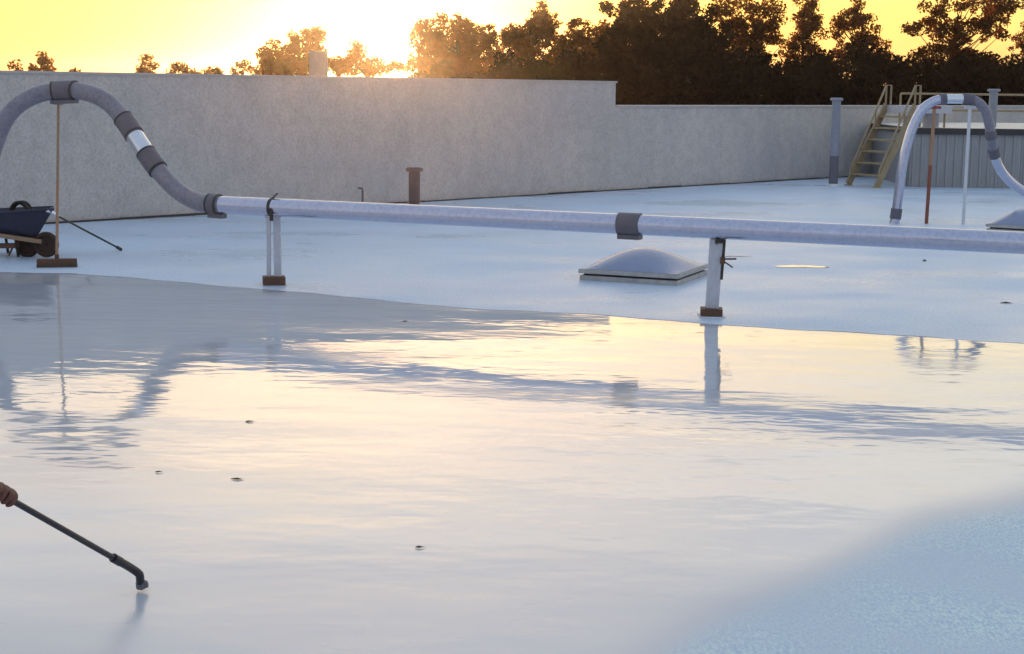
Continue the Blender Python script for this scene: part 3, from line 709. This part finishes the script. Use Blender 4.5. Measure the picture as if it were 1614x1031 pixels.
def skin(name, verts, edges, radii, m, parent, voxel=None, root=0, sub=2):
    me = bpy.data.meshes.new(name); off = parent_loc(parent)
    me.from_pydata([tuple(Vector(v) - off) for v in verts], edges, []); o = bpy.data.objects.new(name, me); col.objects.link(o)
    md = o.modifiers.new('s', 'SKIN'); md.use_smooth_shade = True
    for i, d in enumerate(me.skin_vertices[0].data):
        r_ = radii[i]; d.radius = (r_, r_) if not isinstance(r_, tuple) else r_; d.use_root = (i == root)
    sb = o.modifiers.new('u', 'SUBSURF'); sb.levels = sub; sb.render_levels = sub
    if voxel:
        rm = o.modifiers.new('r', 'REMESH'); rm.mode = 'VOXEL'; rm.voxel_size = voxel; rm.use_smooth_shade = True
    dg = bpy.context.evaluated_depsgraph_get(); nm = bpy.data.meshes.new_from_object(o.evaluated_get(dg)); o.modifiers.clear(); o.data = nm
    nm.materials.clear(); nm.materials.append(m); nm.polygons.foreach_set('use_smooth', [True] * len(nm.polygons))
    o.parent = parent; return o
V = Vector
gz = roof_z(-1.8, 3.8)
per = thing('person', 'person mostly cut off by the left edge, bare hand gripping the spray lance', 'person', (-1.88, 3.75, gz))
pel = V((-1.88, 3.72, .93)); che = V((-1.84, 3.98, 1.24)); nek = V((-1.82, 4.08, 1.42)); hed = V((-1.80, 4.16, 1.56)); crn = V((-1.80, 4.18, 1.66))
shR = V((-1.66, 4.05, 1.30)); shL = V((-2.02, 4.06, 1.32))
wrR = hand + V((-.075, -.03, .035)); elR = V((-1.62, 4.02, 1.00)); hL = hand + wd * .36 + V((-.03, 0, .01)); wrL = hL + V((-.08, .0, .03)); elL = V((-1.98, 3.88, 1.02))
hpR, hpL = pel + V((.10, 0, -.04)), pel + V((-.10, 0, -.04)); knR, knL = V((-1.76, 3.98, .52)), V((-2.02, 3.72, .52)); anR, anL = V((-1.76, 3.90, .12)), V((-2.03, 3.52, .12)); toR, toL = anR + V((.02, .17, -.06)), anL + V((0, .17, -.06))
vsb = [pel, che, nek, hed, crn, shR, elR, wrR, shL, elL, wrL, hpR, knR, anR, toR, hpL, knL, anL, toL]
edb = [(0, 1), (1, 2), (2, 3), (3, 4), (1, 5), (5, 6), (6, 7), (1, 8), (8, 9), (9, 10), (0, 11), (11, 12), (12, 13), (13, 14), (0, 15), (15, 16), (16, 17), (17, 18)]
rad = [.13, .14, .06, .085, .06, .06, .045, .028, .06, .045, .028, .09, .06, .042, .04, .09, .06, .042, .04]
# hands in the same skeleton: palm, four curled fingers, thumb
def hand_chain(wr, grip, wdir_, idx):
    side = V((0, 0, 1)).cross(wdir_).normalized()        # across the lance
    if side.x < 0: side = -side
    up = wdir_.cross(side).normalized()
    if up.z < 0: up = -up
    palm = grip - side * .030 + up * .012; k = len(vsb); vsb.append(palm); rad.append(.026); edb.append((idx, k))
    for j, ln in enumerate((.92, 1.0, .95, .8)):
        off = wdir_ * (.036 - .0235 * j) * -1
        pts = [palm + off + up * .014, grip + off + up * .021 + side * .004, grip + off + side * .0235 * ln + up * .008, grip + off + side * .016 - up * .015, grip + off - side * .004 - up * .021]
        pk = k
        for q, rr in zip(pts, (.0115, .0105, .010, .009, .0078)):
            vsb.append(q); rad.append(rr); edb.append((pk, len(vsb) - 1)); pk = len(vsb) - 1
    pk = k
    for q, rr in ((grip - side * .022 - wdir_ * .030 - up * .004, .013), (grip - side * .010 - wdir_ * .046 + up * .016, .011), (grip + side * .008 - wdir_ * .052 + up * .018, .009)):
        vsb.append(q); rad.append(rr); edb.append((pk, len(vsb) - 1)); pk = len(vsb) - 1
hand_chain(wrR, hand, wd, 7); hand_chain(wrL, hL, wd, 10)
skin('body', vsb, edb, rad, M_skin, per, voxel=.0045, sub=1)
skin('shirt', [pel + V((0, 0, .02)), che, nek + V((0, -.01, -.05)), shR, elR, wrR + V((-.03, -.02, .09)), shL, elL, wrL + V((-.03, 0, .06))], [(0, 1), (1, 2), (1, 3), (3, 4), (4, 5), (1, 6), (6, 7), (7, 8)], [.16, .17, .08, .082, .062, .045, .082, .062, .045], M_shirt, per)
skin('trousers', [pel, hpR, knR, anR + V((0, 0, .06)), hpL, knL, anL + V((0, 0, .06))], [(0, 1), (1, 2), (2, 3), (0, 4), (4, 5), (5, 6)], [.15, .115, .085, .07, .115, .085, .07], M_trous, per)
for a, b in ((anR, toR), (anL, toL)):
    skin('boot', [a + V((0, 0, .08)), a + V((0, -.01, -.04)), b + V((0, 0, .01))], [(0, 1), (1, 2)], [.055, .058, .045], M_black, per)
mb = MB(); lathe(mb, hed + V((0, 0, .0)), [(.108, .05), (.106, .10), (.08, .145), (.03, .165)]); mb.tube([hed + V((0, .06, .055)), hed + V((.0, .17, .045))], [.09, .06], 14); mb.build('cap', M_trous, per)
fa = hed + V((0, .085, -.01))
for e in (-1, 1):
    mb = MB(); mb.tube([fa + V((e * .03, -.012, .01)), fa + V((e * .03, .004, .01))], .009, 10); mb.build('eye', M_black, per)
mb = MB(); mb.tube([fa + V((0, -.01, .01)), fa + V((0, .022, -.022))], [.008, .014], 8); mb.build('nose', M_skin, per)

# ------------------------------------------------------------------ trees
def leaves(clumps, size, dens, seed):
    g = np.random.default_rng(seed); P_ = []
    for (c, r) in clumps:
        n = max(8, int(9 * dens * (r / size) ** 2)); d = g.normal(size=(n, 3)); d /= np.linalg.norm(d, axis=1)[:, None]
        d *= (g.random(n) ** 0.45)[:, None] * r; d[:, 2] *= .8; P_.append(np.array(c)[None] + d)
    P_ = np.concatenate(P_); n = len(P_)
    a = g.normal(size=(n, 3)); a /= np.linalg.norm(a, axis=1)[:, None]; b = np.cross(a, g.normal(size=(n, 3))); b /= np.linalg.norm(b, axis=1)[:, None]
    s1 = size * (.5 + g.random(n) * .6)[:, None] * .62; s2 = s1 * (.45 + .3 * g.random(n))[:, None]
    V_ = np.stack([P_ - a * s1, P_ + b * s2, P_ + a * s1, P_ - b * s2], 1).reshape(-1, 3); return V_, n
def leafmesh(name, V_, n, m, parent=None):
    me = bpy.data.meshes.new(name); me.vertices.add(4 * n); me.loops.add(4 * n); me.polygons.add(n)
    off = parent_loc(parent) if parent is not None else Vector()
    me.vertices.foreach_set('co', (V_ - np.array(off)[None]).astype(np.float32).ravel()); me.loops.foreach_set('vertex_index', np.arange(4 * n, dtype=np.int32))
    me.polygons.foreach_set('loop_start', np.arange(0, 4 * n, 4, dtype=np.int32)); me.update(); me.validate()
    me.materials.append(m); o = bpy.data.objects.new(name, me); col.objects.link(o)
    if parent is not None: o.parent = parent
    return o
GZ = -7.0
def tree(D, blobs, label, group, seed, size=.14, dens=1.6, m=None, nclump=26, fill=None, trunk=None):
    """blobs: crown masses as (px, py, rx, ry) seen in the photo, standing at distance D"""
    r = random.Random(seed); k = D / F; m = m or M_leaf
    cx = trunk if trunk is not None else sum(b[0] * b[2] for b in blobs) / sum(b[2] for b in blobs)
    base = at(cx, 138, D); base.z = GZ; t = thing('tree', label, 'tree', base, 0, group)
    clumps = []
    for (px, py, rx, ry) in blobs:
        c = at(px, py, D); n = max(3, int(1.8 * nclump * (rx * ry) / (40 * 40) / max(.25, (size / .14) ** 2 * (80 / D) ** 2)))
        dy = min(rx, 60) * k
        for _ in range(n):
            while True:
                u = [r.uniform(-1, 1) for _ in range(3)]
                if sum(q * q for q in u) < 1: break
            clumps.append((Vector((c.x + u[0] * rx * k, c.y + u[1] * dy, c.z + u[2] * ry * k)), r.uniform(.16, .44) * (80 / D if D < 80 else D / 80) ** .6 * 1.0))
    V_, n = leaves([(tuple(c), q) for c, q in clumps], size, dens, seed); leafmesh('crown', V_, n, m, t)
    ztop = max(c.z for c, _ in clumps); mb = MB(); tr = .16 + .008 * (ztop - GZ)
    pts = [base + Vector((0, 0, -.2))]
    for i in range(1, 7): pts.append(Vector((base.x + r.uniform(-.12, .12) * i * .4, base.y, GZ + (ztop - GZ) * .93 * i / 6)))
    mb.tube(pts, [tr * (1 - .14 * i) for i in range(7)], 8)
    tk = mb.build('trunk', M_bark, t)
    mb = MB()
    for c, q in r.sample(clumps, min(len(clumps), 34)):
        z0 = max(GZ + 2, min(c.z - abs(c.x - base.x) * .7 - .4, ztop * .9)); f = (z0 - GZ) / ((ztop - GZ) * .93) * 6; i = max(0, min(5, int(f))); s_ = pts[i].lerp(pts[i + 1], min(1, f - i))
        md = s_.lerp(c, .5) + Vector((0, 0, -.15)); mb.tube([s_, md, c], [.045, .025, .01], 5)
    mb.build('limbs', M_bark, tk)
    return t
TG = 'trees beyond the long wall'
tree(110, [(24, 100, 10, 10), (22, 112, 12, 12)], 'small thin tree at the far left above the wall', TG, 1, .22, 1.5, nclump=40)
tree(110, [(66, 96, 13, 11), (62, 110, 26, 12)], 'small pointed bushy tree second from the left above the wall', TG, 2, .22, 2.0, nclump=60)
tree(110, [(117, 114, 7, 6)], 'tiny treetop just showing above the wall between two small trees', TG, 3, .2, 1.5, nclump=60)
tree(110, [(234, 98, 13, 9), (232, 112, 22, 9)], 'small round tree above the wall right of the left pipe bend', TG, 4, .21, 1.8, nclump=50)
tree(110, [(279, 110, 14, 8), (300, 114, 12, 5)], 'low dark bush top right of the small round tree', TG, 5, .2, 2, nclump=70)
tree(110, [(335, 114, 16, 6), (380, 107, 18, 9), (404, 113, 12, 6)], 'low row of pale treetops left of the broad leafy tree', TG, 6, .2, 1.8, nclump=60)
tree(85, [(436, 90, 24, 24), (468, 80, 26, 26), (492, 62, 16, 22), (505, 95, 24, 22), (460, 112, 50, 20), (530, 105, 18, 14)], 'broad leafy tree standing left of the sun above the wall', TG, 7, .15, 2.0, nclump=46)
tree(85, [(562, 78, 14, 14), (556, 104, 22, 16), (590, 104, 22, 12), (620, 108, 20, 10)], 'small sparse sunlit tree right below the sun glow', TG, 8, .13, 1.8, nclump=40)
tree(82, [(680, 60, 34, 34), (716, 58, 38, 34), (752, 70, 34, 34), (670, 100, 32, 24), (740, 105, 60, 30)], 'wide round crowned tree just right of the sun', TG, 9, .15, 2.2, nclump=44)
tree(80, [(858, 32, 26, 28), (835, 62, 34, 32), (866, 84, 34, 34), (806, 58, 20, 18), (812, 95, 30, 28)], 'tall uneven tree with a knobbly top right of the wide round one', TG, 10, .15, 2.2, nclump=44)
tree(80, [(914, 52, 18, 20), (924, 84, 32, 26), (905, 108, 34, 24), (950, 64, 18, 26)], 'lower pointed tree in the dip left of the tall dark trees', TG, 11, .15, 2.2, nclump=44)
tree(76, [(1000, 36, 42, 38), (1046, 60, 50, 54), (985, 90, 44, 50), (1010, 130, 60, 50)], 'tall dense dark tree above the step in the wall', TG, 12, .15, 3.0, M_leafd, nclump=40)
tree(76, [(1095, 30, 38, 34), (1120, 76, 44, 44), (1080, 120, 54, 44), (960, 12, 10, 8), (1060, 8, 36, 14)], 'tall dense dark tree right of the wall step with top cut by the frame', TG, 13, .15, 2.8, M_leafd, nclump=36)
tree(80, [(1160, 30, 36, 40), (1205, 20, 30, 34), (1196, 66, 40, 30), (1180, 90, 34, 20)], 'airy tall tree with light showing through in the middle of the treeline', TG, 14, .14, 1.6, nclump=32)
tree(82, [(1275, 16, 24, 26), (1268, 52, 32, 30), (1262, 84, 34, 16)], 'slim airy tree with a rounded top between two taller airy trees', TG, 15, .14, 1.6, nclump=32)
tree(82, [(1352, 14, 22, 22), (1346, 50, 38, 28), (1372, 78, 34, 18), (1335, 84, 28, 16)], 'airy conical tree left of the large spreading tree', TG, 16, .14, 1.6, nclump=34)
tree(74, [(1500, 36, 52, 14), (1440, 46, 34, 8), (1545, 52, 54, 10), (1498, 70, 30, 26), (1490, 12, 34, 16), (1555, 22, 44, 26), (1580, 6, 30, 20), (1470, 84, 34, 12), (1530, 86, 20, 10)], 'large spreading tree with layered boughs at the right of the treeline', TG, 17, .15, 1.7, nclump=26, trunk=1497)
tree(80, [(1610, 70, 22, 18), (1640, 50, 30, 30)], 'tree partly cut off by the right edge of the photo', TG, 18, .15, 1.5)
# the dense belt of trees below them, one dark mass
g = random.Random(5); cl = []
for i in range(1500):
    px = g.uniform(650, 2300); D = g.uniform(68, 96); k = (px - 960) / 60
    topy = (88 if px < 960 else 84) + 9 * math.sin(px / 37) + 5 * math.sin(px / 13)
    if 960 < px < 1130: topy = 60
    py = topy + (g.random() ** .8) * 110; cl.append((tuple(at(px, py + 8, D)), g.uniform(.45, .9)))
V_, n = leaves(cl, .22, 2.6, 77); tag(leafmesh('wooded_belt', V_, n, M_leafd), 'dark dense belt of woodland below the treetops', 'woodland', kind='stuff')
# chimney behind the tall wall
a = at(502, 84, 34); t = thing('chimney', 'pale square chimney rising behind the tall wall in front of the broad leafy tree', 'chimney', (a.x, a.y, GZ))
wpx = 26 * 34 / F
mb = MB(); mb.box((a.x, a.y, (GZ + a.z) / 2), (wpx, .35, a.z - GZ)); mb.build('stack', M_stucco, t)
mb = MB(); mb.box((a.x, a.y, a.z + .022), (wpx + .04, .39, .04)); mb.build('cap', M_coping, t)

# morning haze: one closed box of even air round everything
mb = MB(); mb.box((0, 0, 3.5), (2420, 2420, 23)); hz = mb.build('haze', M_stucco); hm = bpy.data.materials.new('haze_air'); hm.use_nodes = True
hm.node_tree.nodes.clear(); ho = hm.node_tree.nodes.new('ShaderNodeOutputMaterial'); hv = hm.node_tree.nodes.new('ShaderNodeVolumePrincipled')
hv.inputs['Color'].default_value = (1.0, 0.97, 0.93, 1); hv.inputs['Density'].default_value = 0.0003; hv.inputs['Anisotropy'].default_value = 0.91
hm.node_tree.links.new(hv.outputs[0], ho.inputs['Volume']); hz.data.materials.clear(); hz.data.materials.append(hm)
tag(hz, 'thin pale morning haze in the air', kind='stuff')
